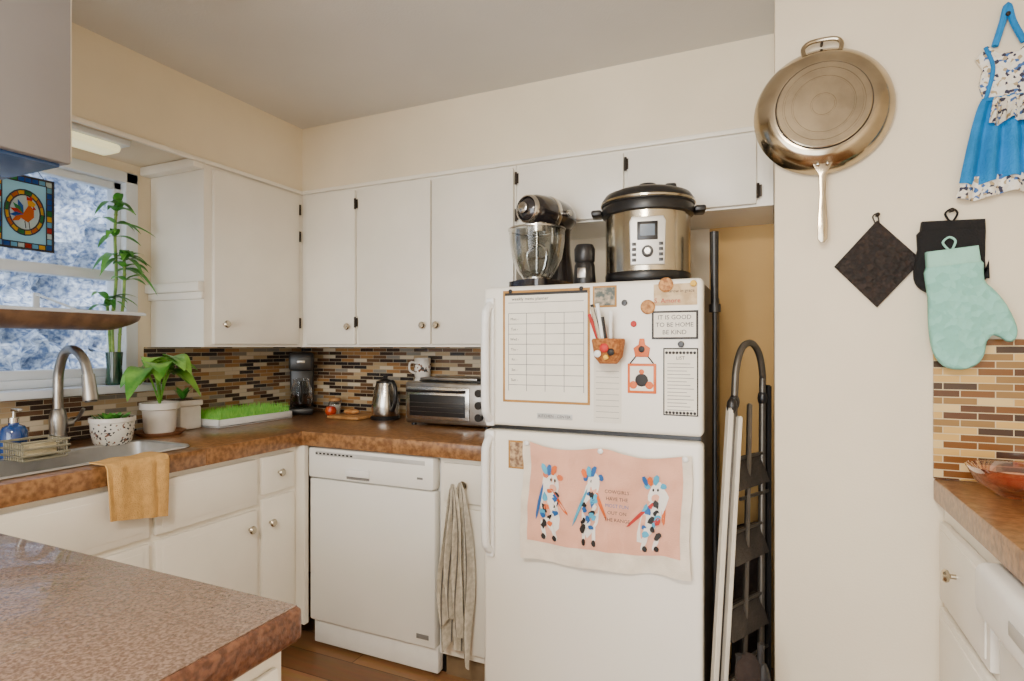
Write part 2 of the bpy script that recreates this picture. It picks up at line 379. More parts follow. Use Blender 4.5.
b.cyl((0,0,.112),(0,0,.128),.014,M_steel); b.cyl((0,0,.128),(0,0,.15),.004,M_steel); b.box(-.008,.04,-.007,.007,.148,.158,M_steel,.003); b.done()
b=B('hand_towel')
M_goldt=pm('golden_terry',rgb(206,160,94),.95,var=.08,scale=60,bump=.5,bscale=300)
def gt(u,v):
    y=-1.25-.19*u; s=v*.27
    w=.006*math.sin(u*9+v*2)+.004*math.sin(u*17)
    if s<.07: return Vector((.575+s,y,.922+.002*math.sin(u*12)))
    if s<.10:
        a=(s-.07)/.03*math.pi/2; return Vector((.645+.014*math.sin(a),y,.908+.014*math.cos(a)))
    k=s-.10
    return Vector((.659+abs(w)+.01*k,y-.01*k*math.sin(u*3)+.08*k*(u-.5),.908-k+ .03*(u-.5)*k/.17))
b.sheet(gt,24,24,M_goldt,th=.004); b.done()

# ---------------- base cabinets ----------------
b=B('base_cabinet')
b.box(.58,.60,-1.90,-.645,.10,.849,M_cab); b.box(.02,.54,-1.90,-.645,.0,.10,M_gap); b.box(.02,.58,-1.90,-.645,.10,.115,M_cab)
for y0,y1,z0,z1 in [(-.835,-.672,.685,.83),(-.835,-.672,.13,.665),(-1.265,-.86,.655,.83),(-1.265,-.86,.13,.635),(-1.86,-1.285,.655,.83),(-1.57,-1.285,.13,.635),(-1.86,-1.58,.13,.635)]:
    door_x(b,y0,y1,z0,z1,.60)
    b.box(.617,.6205,y0+.022,y1-.022,z0+.022,z1-.022,M_cab,.0015) if y1-y0>.2 else None
knob_x(b,.618,-.755,.76); knob_x(b,.618,-.80,.57); knob_x(b,.618,-.90,.57)
b.box(.58,.645,-.644,-.62,.10,.849,M_cab)
b.done()
b=B('base_cabinet')
b.box(1.285,1.53,-.60,-.01,.10,.849,M_cab); b.box(1.285,1.53,-.56,-.01,.0,.10,M_gap)
door_y(b,1.305,1.52,.685,.83,-.60); door_y(b,1.305,1.52,.13,.665,-.60)
b.done()
b=B('towel_knob'); knob_y(b,1.40,-.6185,.757); b.done()
b=B('dishwasher')
b.box(.655,1.275,-.58,-.03,.09,.845,M_whitep)
b.box(.655,1.275,-.55,-.03,.0,.09,M_dark)
b.box(.658,1.272,-.625,-.58,.12,.715,M_white,.008)
b.box(.658,1.272,-.635,-.58,.72,.845,M_white,.010)
b.box(.66,1.27,-.60,-.56,.015,.115,M_whitep,.004)
M_gr=pm('panel_grey',rgb(190,190,188),.4,var=.05)
b.box(.70,1.235,-.637,-.634,.815,.832,M_gr,.001)
for i in range(10): b.box(.70+i*.02,.712+i*.02,-.6375,-.634,.820,.827,M_dark)
b.box(.86,.98,-.645,-.63,.742,.772,M_whitep,.005); b.box(.865,.975,-.640,-.634,.732,.744,M_line)
b.box(1.20,1.225,-.637,-.634,.76,.768,M_line)
b.box(1.19,1.245,-.627,-.624,.15,.168,M_line,.0008)
b.done()
b=B('dish_towel')
M_dt=pm('linen_weave',rgb(214,206,190),.95,col2=rgb(188,180,162),scale=60,bump=.4,bscale=250)
M_dts=pm('linen_stripe',rgb(112,108,102),.95,var=.1,bump=.4,bscale=250)
def dt(x0,zlen,ph,yo,wd):
    def f(u,v):
        w=.012+wd*min(1,(v*1.6)**.6)
        z=.772-zlen*v-.05*abs(u-.4)*v*3
        return Vector((x0+(u-.5)*w+.014*v*math.sin(ph+v*5),-.640-yo-.020*min(1,v*3)*math.sin(u*5*math.pi+ph+1.2*math.sin(v*4))-.01*v,z))
    return f
for (xx,zl,ph,yo,wd) in [(1.40,.57,.4,.018,.105),(1.385,.46,1.7,.046,.07)]:
    f0=dt(xx,zl,ph,yo,wd)
    b.sheet(f0,40,30,M_dt,th=.0025)
    for k in range(5):
        ua=.08+.19*k
        b.sheet(lambda u,v:f0(ua+.025*u,v)+Vector((0,-.0034,0)),3,30,M_dts,th=.0008)
b.done()

# ---------------- peninsula ----------------
b=B('peninsula_counter')
b.box(-.0,1.845,-2.47,-1.884,.862,.9105,M_pedge,.010,seg=3)
b.box(.006,1.838,-2.463,-1.891,.9095,.9118,M_pen,.001)
b.done()
b=B('peninsula_cabinet'); b.box(.02,1.825,-2.44,-1.905,.0,.861,M_cab,.003); b.box(1.825,1.835,-2.42,-1.92,.08,.84,M_cab,.003); b.done()

# ---------------- fridge ----------------
M_fr=pm('fridge_enamel',rgb(240,235,224),.32,var=.01,scale=3,bump=.05,bscale=400)
b=B('refrigerator')
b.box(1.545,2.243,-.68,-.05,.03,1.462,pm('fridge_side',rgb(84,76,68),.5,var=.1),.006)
b.box(1.537,2.250,-.742,-.685,1.002,1.467,M_fr,.014,seg=4)
b.box(1.537,2.250,-.742,-.685,.09,.985,M_fr,.014,seg=4)
b.box(1.55,2.24,-.70,-.68,.985,1.002,M_dark); b.box(1.55,2.24,-.70,-.66,.01,.085,M_dark,.004)
for x in(1.6,2.19): 
    for y in(-.62,-.1): b.cyl((x,y,0),(x,y,.03),.02,M_dark)
for z0,z1 in ((1.02,1.41),(.58,.965)):
    a,c=(z0,z1)
    P=catmull([(1.568,-.742,c),(1.568,-.775,c-.02),(1.568,-.788,c-.07),(1.568,-.788,a+.07),(1.568,-.775,a+.02),(1.568,-.742,a)],6)
    n=len(P); b.tube([p*1 for p in P],[.0135]*n,M_whitep,seg=12)
    b.box(1.553,1.583,-.757,-.74,a-.02,c+.02,M_whitep,.006)
b.box(1.735,1.855,-.7445,-.741,1.032,1.05,M_gr,.001); b.text('KITCHEN - CENTER',.0125,M_ink,T(1.795,-.7455,1.041)@RX(90))
b.done()
Y0=-.7425
def rect(b,x0,x1,z0,z1,m,y=Y0,th=.0012): b.box(x0,x1,y-th,y,z0,z1,m)
b=B('wall_planner')
rect(b,1.612,1.913,1.082,1.452,M_gold)
rect(b,1.62,1.905,1.09,1.444,M_paper,Y0-.0012,.0006)
rect(b,1.62,1.905,1.435,1.444,M_ink,Y0-.0018,.0004)
for zz in [1.41,1.375]+[1.34-.0335*i for i in range(7)]: rect(b,1.632,1.893,zz,zz+.0018,M_line,Y0-.0018,.0004)
for i in range(5): rect(b,1.632+i*.065,1.6338+i*.065,1.12,1.375,M_line,Y0-.0018,.0004)
b.text('weekly menu planner',.015,M_ink,T(1.71,-.7455,1.423)@RX(90))
for i in range(7):
    b.text(['Mon','Tue','Wed','Thu','Fri','Sat','Sun'][i]+' -',.012,M_ink,T(1.655,-.7455,1.357-i*.0335)@RX(90))
for x in (1.64,1.885): b.sph((x,-.746,1.45),(.007,.004,.007),M_dark,seg=10)
b.done()
b=B('photo_magnet'); rect(b,1.922,1.998,1.388,1.455,M_gold); b.box(1.928,1.992,-.745,-.7437,1.394,1.449,pm('photo_scene',rgb(60,70,60),.4,col2=rgb(180,160,130),scale=60)); b.done()
b=B('pen_holder')
M_bask=pm('woven_basket',rgb(150,86,40),.8,col2=rgb(190,124,64),scale=120,bump=.6,bscale=200)
b.lathe([(0,0),(.026,.0),(.042,.02),(.05,.07),(.047,.075),(.038,.02),(0,.01)],M_bask,c=(1.985,-.794,1.215),seg=24)
for i,(mm,dx,dy,h) in enumerate([(M_red,-.02,0,.09),(M_blue,-.008,.01,.105),(M_ink,.004,-.01,.08),(M_whitep,.014,.006,.1),(M_orange,.0,.012,.07),(M_steel,-.014,-.008,.11),(M_ink,-.018,.01,.12),(M_whitep,-.004,-.012,.12)]):
    b.cyl((1.982+dx*.5,-.79+dy,1.23),(1.962+dx*1.9,-.79+dy*1.5,1.275+h),.0055,mm,seg=8)
for q in [(1.985,1.262,M_red,.014),(1.965,1.245,M_whitep,.011),(2.005,1.25,M_ink,.011),(1.99,1.235,M_yel,.008)]: b.sph((q[0],-.843,q[1]),(q[3],.006,q[3]),q[2],seg=10)
b.done()
b=B('notepad'); rect(b,1.925,2.012,1.03,1.235,pm('note_paper',rgb(226,220,206),.8,var=.02)); 
for i in range(9): rect(b,1.932,2.005,1.045+.018*i,1.0462+.018*i,M_line,Y0-.0012,.0003)
b.done()
for (x,z) in [(2.093,1.385),(2.146,1.449)]:
    b=B('cork_magnet'); b.lathe([(0,0),(.02,0),(.022,.004),(.018,.008),(0,.009)],pm('cork',rgb(206,150,90),.7,col2=rgb(150,96,54),scale=90),M=T(x,Y0,z)@RX(90),seg=20); b.done()
for (x,z,mm) in [(2.022,1.40,M_dark),(2.05,1.335,M_red),(2.19,1.273,M_dark),(1.968,1.237,M_cyan),(2.225,1.462-.012,M_yel)]:
    b=B('round_magnet'); b.lathe([(0,0),(.0085,0),(.0095,.003),(.0075,.006),(0,.0068)],mm,M=T(x,Y0-(.0045 if z<1.28 or z>1.44 else 0),z)@RX(90),seg=16); b.done()
b=B('postcard'); rect(b,2.11,2.235,1.388,1.452,pm('postcard_tan',rgb(216,190,150),.7,col2=rgb(190,160,120),scale=40)); b.text('Grow in grace',.013,M_ink,T(2.19,-.745,1.43)@RX(90)); b.text('S. Amore',.02,M_red,T(2.15,-.745,1.402)@RX(90)); b.done()
b=B('quote_sign'); rect(b,2.105,2.238,1.288,1.372,M_ink,th=.004); rect(b,2.111,2.232,1.294,1.366,M_paper,Y0-.004,.0006)
for i,s in enumerate(['IT IS GOOD','TO BE HOME','BE KIND']): b.text(s,.0185,M_ink,T(2.171,-.7478,1.352-.022*i)@RX(90))
b.done()
b=B('hanging_tile_magnet')
b.box(2.032,2.118,-.7475,-.7425,1.125,1.215,M_orange,.002); b.box(2.040,2.110,-.7485,-.7473,1.133,1.207,M_paper)
for q in [(2.05,1.15,.012),(2.075,1.165,.02),(2.098,1.15,.012),(2.075,1.19,.008)]: b.sph((q[0],-.7486,q[1]),(q[2],.0015,q[2]),M_ink if q[2]>.015 else M_orange,seg=12)
b.tube(catmull([(2.04,-.746,1.215),(2.06,-.746,1.24),(2.075,-.746,1.25),(2.09,-.746,1.24),(2.11,-.746,1.215)],5),.002,M_ink,seg=6)
b.prism([(2.055,1.235),(2.095,1.235),(2.10,1.262),(2.085,1.272),(2.082,1.29),(2.068,1.29),(2.065,1.272),(2.05,1.262)],.006,M_orange,.002,M=T(0,Y0,0)); b.sph((2.075,-.75,1.258),(.01,.002,.01),M_ink,seg=10)
b.done()
b=B('shopping_list'); rect(b,2.138,2.238,1.062,1.262,M_ink); rect(b,2.142,2.234,1.066,1.258,M_paper,Y0-.0012,.0006)
for i in range(14): rect(b,2.15,2.226-.01*(i%3),1.078+i*.0105,1.0797+i*.0105,M_line,Y0-.0018,.0003)
for i in range(9): b.sph((2.148+i*.01,-.7448,1.248),(.0045,.0008,.0045),M_ink,seg=8); b.sph((2.148+i*.01,-.7448,1.071),(.0045,.0008,.0045),M_ink,seg=8)
b.text('LIST',.014,M_ink,T(2.188,-.7455,1.232)@RX(90)); b.done()
b=B('photo_magnet'); rect(b,1.632,1.69,.862,.955,M_gold); rect(b,1.638,1.684,.868,.949,pm('photo_brown',rgb(120,90,70),.4,col2=rgb(200,170,130),scale=70),Y0-.0012,.0006); b.done()

# pink cow towel
b=B('printed_tea_towel')
M_pink=pm('pink_cotton',rgb(230,172,146),.95,var=.04,scale=9,bump=.25,bscale=300)
M_wc=pm('white_cotton',rgb(230,218,200),.95,var=.04,scale=30,bump=.25,bscale=300)
def tw(off):
    def f(u,v):
        x=1.692+.528*u+.004*math.sin(v*7)
        zt=.962-.014*u-.018*abs(math.sin(2*math.pi*u))**1.5; zb=.586+.012*u-.010*math.sin(math.pi*u)+.004*math.sin(u*17)
        z=zt+(zb-zt)*v
        wr=.014*N.noise(Vector((u*5+v*2.5,v*2.2-u*1.5,3)))+.008*N.noise(Vector((u*12,v*7+u*4,7)))
        y=-.759-.007*(1+math.sin(u*13+v*2))*v-.006*(1+math.sin(u*5-1+v*2))-wr-off
        return Vector((x,min(y,-.7445-off),z))
    return f
b.sheet(tw(0),90,50,M_wc,th=.0016)
fp=tw(.0022); b.sheet(lambda u,v: fp(.05+.90*u,.0+.84*v),84,44,M_pink)
fn=tw(.0045)
def blob(cx,cy,rx,ry,n=12,rot=0,j=.12,seed=1):
    r=random.Random(seed); o=[]
    for i in range(n):
        a=2*math.pi*i/n; k=1+r.uniform(-j,j); x=rx*k*math.cos(a); y=ry*k*math.sin(a)
        o.append((cx+x*math.cos(rad(rot))-y*math.sin(rad(rot)),cy+(x*math.sin(rad(rot))+y*math.cos(rad(rot)))*1.4))
    return o
M_cw=pm('cow_white',rgb(238,232,224),.9,var=.04)
for k,(cx,tilt,c1,c2) in enumerate([(.19,-12,M_orange,M_blue),(.44,0,M_blue,M_cyan),(.79,22,M_cyan,M_red)]):
    cy=.44
    fa=tw(.0044); fb=tw(.0058); fc=tw(.0072)
    b.polyon(fa,blob(cx,cy+.06,.054,.17,14,tilt,.1,k+1),M_cw)
    for i in range(3): b.polyon(tw(.0084),blob(cx+.015-.03*i,cy-.255+.006*i,.016,.034,7,20-20*i,.2,k+i),[M_orange,M_blue,M_cyan][(k+i)%3])
    b.polyon(fb,blob(cx+.012,cy-.15,.036,.07,12,tilt,.08,k+5),M_cw)
    b.polyon(fb,blob(cx-.035,cy-.2,.018,.02,8,30,.1,k),c1); b.polyon(fb,blob(cx+.055,cy-.2,.018,.02,8,-30,.1,k),c1)
    b.polyon(fc,blob(cx+.014,cy-.10,.022,.025,10,0,.1,k),M_pink); b.polyon(fc,blob(cx+.0,cy-.17,.006,.01,8,0,0),M_ink); b.polyon(fc,blob(cx+.026,cy-.17,.006,.01,8,0,0),M_ink)
    rq=random.Random(k+40)
    for i in range(16):
        b.polyon(tw(.0070+.0002*i),blob(cx+rq.uniform(-.042,.042),cy-.07+.32*i/16,rq.uniform(.010,.022),rq.uniform(.014,.035),9,tilt+rq.uniform(-50,50),.3,k*3+i),[c1,M_ink,c2,M_cyan,M_blue,M_ink,M_cw][i%7])
    for dx in (-.035,.03): b.polyon(fb,blob(cx+dx,cy+.28,.012,.06,8,tilt,.1,k),M_cw); b.polyon(fc,blob(cx+dx,cy+.34,.014,.02,8,0,.1,k),M_ink)
    b.polyon(fb,blob(cx-.065,cy+.05,.010,.12,8,tilt+20,.1,k),c2); b.polyon(fb,blob(cx+.065,cy+.02,.010,.09,8,tilt-25,.1,k),M_orange)
for i,s in enumerate(['COWGIRLS','HAVE THE','MOST FUN','OUT ON','THE RANGE']):
    b.text(s,.0145,M_ink if i!=2 else M_blue,T(2.012,-.800,.832-.021*i)@RX(90))
for u in (.03,.5,.97):
    p=fn(u,.02); b.sph((p.x,p.y-.003,p.z),(.009,.004,.009),M_whitep,seg=12)
b.done()

# ---------------- on top of fridge ----------------
ZF=1.467
b=B('stand_mixer',T(1.690,-.475,ZF+.001)@RZ(-16)@Matrix.Diagonal((.95,.95,.96,1)))
M_mix=pm('mixer_grey_enamel',rgb(38,34,36),.18,.2,var=.1,coat=.6)
def rr(w,y0,y1,z0,z1,m,r=.04):
    pts=ring(-w,w,y0,y1,0,r); t=bmesh.new(); f=t.faces.new([t.verts.new((p[0],p[1],z0)) for p in pts])
    q=bmesh.ops.extrude_face_region(t,geom=[f]); 
    for v in [g for g in q['geom'] if isinstance(g,bmesh.types.BMVert)]: v.co.z=z1
    b.add(t,m)
rr(.085,-.19,.11,0,.03,M_mix); rr(.07,-.17,.09,.03,.036,M_mix)
b.lathe([(.07,0),(.058,.05),(.046,.12),(.044,.19),(.048,.25)],M_mix,c=(0,.05,.03),M=Matrix.Diagonal((.85,1,1,1)))
b.lathe([(0,-.01),(.035,-.008),(.052,.01),(.062,.05),(.067,.11),(.066,.17),(.060,.22),(.049,.255),(.03,.27),(0,.275)],M_mix,M=T(0,.10,.295)@RX(90))
b.lathe([(.0665,.125),(.0685,.128),(.0685,.148),(.0665,.151)],M_steel,M=T(0,.10,.295)@RX(90))
b.lathe([(.0495,.25),(.053,.252),(.050,.263),(.045,.267)],M_steel,M=T(0,.10,.295)@RX(90))
b.lathe([(0,.27),(.020,.27),(.020,.288),(.016,.291),(0,.291)],M_steel,M=T(0,.10,.295)@RX(90))
b.cyl((.0,-.10,.255),(0,-.10,.215),.042,M_steel); b.cyl((0,-.10,.22),(0,-.10,.16),.008,M_steel)
b.tube(catmull([(0,-.1,.17),(-.045,-.1,.14),(-.03,-.1,.07),(0,-.1,.055),(.03,-.1,.07),(.045,-.1,.14)],5,True),.007,M_steel,seg=8,closed=True)
b.tube([(0,-.1,.16),(0,-.1,.06)],.006,M_steel,seg=8); b.tube([(-.04,-.1,.12),(.04,-.1,.12)],.005,M_steel,seg=8)
b.lathe([(.045,0),(.05,.005),(.07,.03),(.094,.08),(.104,.14),(.106,.185),(.109,.188),(.103,.186),(.1,.14),(.088,.08),(.06,.033),(0,.02)],M_glass,c=(0,-.10,.036))
b.lathe([(.106,.186),(.1095,.187),(.1095,.192),(.106,.192)],M_steel,c=(0,-.10,.036)); b.lathe([(0,0),(.05,0),(.052,.01),(.04,.014),(0,.014)],M_steel,c=(0,-.10,.036))
b.cyl((.055,.0,.295),(.085,.0,.295),.012,M_steel)
b.done()
b=B('coffee_grinder',T(1.858,-.62,ZF+.001))
b.lathe([(0,0),(.036,0),(.038,.01),(.034,.07),(.03,.08),(.034,.085),(.035,.125),(.028,.14),(0,.145)],M_dark); b.box(-.015,.015,-.039,-.03,.025,.06,M_steel2,.003); b.done()
b=B('electric_pressure_cooker',T(2.052,-.54,ZF+.001)@RZ(11)@Matrix.Diagonal((.93,.93,.97,1)))
b.lathe([(0,0),(.14,0),(.15,.012),(.151,.035),(.148,.04)],M_dark)
b.lathe([(.149,.04),(.149,.235)],M_steelw)
b.lathe([(.149,.235),(.16,.24),(.163,.262),(.16,.27),(.15,.272)],M_dark)
b.lathe([(.158,.268),(.164,.273),(.163,.292),(.15,.31),(.12,.322),(.06,.328),(0,.33)],M_dark)
b.lathe([(.1645,.276),(.167,.278),(.167,.284),(.1645,.286)],M_steelw)
b.lathe([(.03,.326),(.03,.338),(.036,.345),(.03,.352),(0,.353)],M_dark)
for s in(-1,1): b.box(s*.16 if s>0 else -.20,.20 if s>0 else -.16,-.04,.04,.245,.266,M_dark,.008)
b.box(.06,.10,-.04,.0,.322,.345,M_dark,.008)
M_pnl=pm('panel_silver',rgb(208,204,196),.35,.3,var=.04)
fp2=[(-.056,.055),(.056,.055),(.06,.195),(.052,.212),(-.052,.212),(-.06,.195)]
b.prism(fp2,.016,M_pnl,.004,M=T(0,-.138,0))
b.box(-.034,.034,-.1565,-.153,.135,.195,M_dark,.002)
b.box(-.024,.024,-.1585,-.156,.148,.185,pm('lcd_blue',rgb(60,80,100),.2,var=.1))
for i in range(4):
    for sx in(-.044,.044): b.box(sx-.007,sx+.007,-.1575,-.153,.066+i*.017,.076+i*.017,M_dark,.001)
b.lathe([(0,0),(.019,0),(.019,.006),(.015,.012),(0,.012)],M_dark,M=T(0,-.154,.098)@RX(90),seg=20); b.lathe([(0,.012),(.012,.012),(.01,.015),(0,.015)],M_steel,M=T(0,-.154,.098)@RX(90),seg=20)
b.done()

# ---------------- counter appliances ----------------
ZK=.9105
b=B('toaster_oven')
x0,x1,y0,y1=.912,1.345,-.30,-.03; z0=ZK+.012
b.box(x0,x1,y0,y1,z0,z0+.185,M_steel2,.01)
b.box(x0+.012,x1-.10,y0-.006,y0,z0+.02,z0+.165,M_steel,.004); b.box(x0+.03,x1-.118,y0-.009,y0-.005,z0+.035,z0+.13,M_dark,.002)
b.tube([(x0+.03,y0-.005,z0+.148),(x0+.03,y0-.03,z0+.148),(x1-.12,y0-.03,z0+.148),(x1-.12,y0-.005,z0+.148)],.006,M_dark,seg=8)
for i in range(3): b.tube([(x0+.035,y0-.0095,z0+.055+i*.02),(x1-.125,y0-.0095,z0+.055+i*.02)],.0006,M_steel2,seg=6)
for i in range(3): b.cyl((x1-.05,y0,z0+.04+i*.052),(x1-.05,y0-.018,z0+.04+i*.052),.017,M_dark,seg=16)
for x in(x0+.03,x1-.03):
    for y in(y0+.03,y1-.03): b.cyl((x,y,ZK),(x,y,z0+.002),.012,M_dark,seg=10)
b.box(x0+.05,x1-.06,y0+.04,y1-.04,z0+.186,z0+.192,M_dark,.002)
b.box(x0+.06,x1-.08,y0+.03,y1-.05,z0+.192,z0+.205,M_steel2,.004)
b.done()
M_mugp=vormat('mug_print',[(0,rgb(235,230,220)),(.6,rgb(120,80,60)),(.8,rgb(60,60,60))],90)
b=B('stacked_coffee_mugs')
for k in range(3):
    b.M=T(.852,-.062,ZK+.1*k)@RZ(-100-18*k)
    b.lathe([(0,0),(.033,0),(.039,.01),(.040,.095),(.0375,.1),(.036,.09),(.034,.01),(0,.008)],M_pot,seg=24); b.tube(catmull([(.038,0,.078),(.062,0,.076),(.064,0,.04),(.038,0,.024)],4),.005,M_pot,seg=8)
    b.lathe([(.0402,.03),(.0408,.032),(.0408,.07),(.0402,.072)],M_mugp,seg=24)
b.done()
b=B('electric_kettle',T(.70,-.16,ZK)@RZ(-25))
b.lathe([(0,0),(.07,0),(.072,.012),(.066,.018)],M_dark)
b.lathe([(.064,.018),(.068,.03),(.066,.08),(.055,.14),(.047,.17),(.045,.178)],M_steel); b.lathe([(.046,.178),(.044,.186),(.02,.194),(.01,.2),(.012,.212),(0,.215)],M_dark)
b.tube(catmull([(.04,0,.178),(.075,0,.185),(.098,0,.15),(.095,0,.09),(.068,0,.045)],6),.0095,M_dark); b.prism([(-.045,.175),(-.078,.172),(-.055,.125)],.024,M_steel,.004,M=T(0,.012,0)); b.done()
b=B('coffee_maker',T(.145,-.145,ZK)@RZ(42))
b.box(-.06,.06,-.09,.09,0,.035,M_dark,.01); b.box(-.06,.06,.02,.09,.03,.30,M_dark,.012); b.box(-.06,.06,-.085,.09,.23,.325,M_dark,.014)
b.lathe([(0,0),(.045,0),(.055,.03),(.055,.09),(.04,.13),(.042,.15)],M_glass,c=(0,-.035,.037)); b.lathe([(0,.0),(.05,.02),(.052,.07),(0,.07)],pm('coffee',rgb(40,22,12),.2,var=.1),c=(0,-.035,.039)); b.tube(catmull([(0,-.08,.17),(0,-.115,.16),(0,-.115,.09),(0,-.085,.07)],4),.007,M_dark)
b.box(-.02,.02,-.09,-.083,.27,.285,M_steel2,.003); b.done()
b=B('cutting_board'); b.box(.42,.61,-.26,-.07,ZK,ZK+.015,M_wood,.005); b.done()
b=B('bread_roll'); b.sph((.5,-.17,ZK+.0285),(.042,.035,.013),pm('bread_crust',rgb(180,112,54),.8,col2=rgb(214,160,96),scale=40)); b.done()
b=B('spice_jar',T(.33,-.10,ZK)); b.lathe([(0,0),(.03,0),(.032,.01),(.032,.06),(.026,.07)],M_glass); b.lathe([(0,.003),(.029,.003),(.029,.05),(0,.052)],M_pot); b.lathe([(.028,.07),(.03,.072),(.03,.085),(0,.087)],M_wood); b.done()
b=B('red_apple',T(.37,-.175,ZK)@Matrix.Diagonal((.85,.85,.85,1))); b.lathe([(0,.004),(.015,0),(.03,.015),(.034,.035),(.026,.056),(.012,.06),(0,.052)],pm('apple_skin',rgb(176,36,24),.3,col2=rgb(206,90,36),scale=30)); b.cyl((0,0,.05),(.004,0,.07),.0018,M_soil,seg=6); b.done()
b=B('grass_drying_rack')
gx0,gx1,gy0,gy1=.035,.245,-.73,-.31
b.box(gx0,gx1,gy0,gy1,ZK,ZK+.012,M_whitep,.004)
for q in [(gx0,gx0+.008,gy0,gy1),(gx1-.008,gx1,gy0,gy1),(gx0,gx1,gy0,gy0+.008),(gx0,gx1,gy1-.008,gy1)]: b.box(*q,ZK,ZK+.036,M_whitep,.003)
M_gr1=pm('grass_green',rgb(104,190,44),.5,col2=rgb(146,214,70),scale=40)
b.box(gx0+.01,gx1-.01,gy0+.01,gy1-.01,ZK+.012,ZK+.032,M_gr1)
t=bmesh.new()
nx,ny=20,40
for i in range(nx):
    for j in range(ny):
        x=gx0+.014+(gx1-gx0-.028)*i/(nx-1)+R.uniform(-.002,.002); y=gy0+.014+(gy1-gy0-.028)*j/(ny-1)+R.uniform(-.002,.002)
        h=R.uniform(.066,.085); dx,dy=R.uniform(-.005,.005),R.uniform(-.005,.005); r=.0034; z=ZK+.03
        v=[t.verts.new((x+r*math.cos(a),y+r*math.sin(a),z)) for a in (0,2.09,4.19)]; w=t.verts.new((x+dx,y+dy,ZK+h))
        for k in range(3): t.faces.new((v[k],v[(k+1)%3],w))
b.add(t,M_gr1); b.done(recalc=False)

# ---------------- plants ----------------
b=B('potted_pothos')
c=Vector((.17,-.945,ZK))
b.lathe([(0,0),(.075,0),(.09,.012),(.094,.016),(.07,.008),(0,.008)],pm('terracotta_saucer',rgb(150,104,72),.7,var=.1),c=c)
b.lathe([(0,.01),(.052,.01),(.056,.02),(.062,.10),(.072,.105),(.072,.13),(.064,.13),(.06,.11),(0,.11)],M_pot,c=c)
b.lathe([(0,.118),(.062,.112)],M_soil,c=c)
rr2=random.Random(12)
for i in range(16):
    a=2*math.pi*i/16+rr2.uniform(-.3,.3); e=rr2.uniform(.45,1.35); L=rr2.uniform(.04,.14)
    d=Vector((math.cos(a)*math.cos(e),math.sin(a)*math.cos(e),math.sin(e)))
    if d.x<0: d.x*=.4
    p=c+Vector((0,0,.115)); q=p+d*L+Vector((0,0,.095))
    b.tube(catmull([p,p+d*L*.5+Vector((0,0,.065)),q],4),.0025,M_leaf,seg=6)
    h=Vector((d.x+.25,d.y,.3)).normalized(); leaf(b,q,h,rr2.uniform(.10,.14),rr2.uniform(.085,.11),rr2.uniform(.55,1.2),M_leaf,n=10)
b.done(recalc=False)
b=B('square_planter')
b.box(.045,.155,-.845,-.745,ZK,ZK+.10,M_pot,.008); b.box(.04,.16,-.85,-.74,ZK+.10,ZK+.125,M_pot,.006); b.box(.05,.15,-.84,-.75,ZK+.12,ZK+.1265,M_soil)
for i in range(6): 
    a=i*1.05; leaf(b,(.1,-.795,ZK+.126),(math.cos(a)*.5,math.sin(a)*.6,.9),.08,.03,.2,M_leaf2)
b.done(recalc=False)
M_pat=vormat('patterned_glaze',[(0,rgb(222,218,206)),(.55,rgb(40,40,48)),(.66,rgb(226,220,210)),(.92,rgb(120,80,60))],150,.3)
b=B('succulent_pot')
c=Vector((.23,-1.165,ZK))
b.lathe([(0,0),(.052,0),(.06,.01),(.068,.05),(.07,.09),(.066,.095),(.062,.08),(0,.08)],M_pat,c=c,seg=32); b.lathe([(.0695,.08),(.073,.083),(.073,.098),(.066,.098)],M_pot,c=c); b.lathe([(0,.088),(.064,.086)],M_soil,c=c)
for i in range(22):
    a=i*2.4; r=.004+.0022*i; leaf(b,c+Vector((r*math.cos(a),r*math.sin(a),.088)),(math.cos(a)*.7,math.sin(a)*.7,.8),.035,.02,.1,M_leaf2,n=5)
b.done(recalc=False)
b=B('lucky_bamboo')
c=Vector((.05,-1.05,WZ0))
b.lathe([(0,0),(.028,0),(.03,.01),(.026,.07),(.03,.13),(.027,.13),(.023,.07),(0,.01)],pm('green_vase',rgb(28,64,48),.15,var=.2,coat=.4),c=c)
M_stalk=pm('bamboo_stalk',rgb(96,140,60),.4,col2=rgb(140,170,80),scale=30)
stk=[([(0,0,.02),(.004,-.01,.25),(-.008,.012,.42),(.004,.0,.6),(.0,.01,.73)]),([(.01,.01,.02),(.01,.015,.2),(.012,.03,.36),(.03,.02,.5)]),([(-.01,-.005,.02),(-.006,-.015,.2),(.01,-.035,.34)])]
for s_ in stk:
    P=catmull([c+Vector(p) for p in s_],8); b.tube(P,.0058,M_stalk,seg=8)
    for k in range(4,len(P),4): b.sph(P[k],.0072,M_stalk,seg=8)
rl=random.Random(5)
for s_,hs in ((0,(.45,.52,.58,.64,.69,.72)),(1,(.42,.46,.49,.5)),(2,(.31,.33))):
    P=catmull([c+Vector(p) for p in stk[s_]],12)
    for h in hs:
        p=min(P,key=lambda q:abs(q.z-c.z-h))
        for k in range(4):
            a=rl.uniform(-1.2,1.9); leaf(b,p,(math.cos(a)*.5,math.sin(a)*1.0,rl.uniform(.1,.9)),rl.uniform(.09,.15),.034,rl.uniform(.4,1.0),M_leaf2)
b.done(recalc=False)
b=B('window_shelf')
y0,y1=-1.9,-1.035
def sh(u,v):
    y=y1-(y1-y0)*u; k=min(1,(u*7))**.5
    a=math.pi*v; x=.19+.08*math.cos(a)*k; z=1.385-.06*math.sin(a)*k
    return Vector((x,y,z))
b.sheet(sh,40,14,M_dwood,th=.006)
b.box(.11,.27,y0,y1-.03,1.383,1.392,M_trim,.003); b.tube([(.27,y0,1.388),(.27,y1-.04,1.388)],.006,M_trim,seg=8)
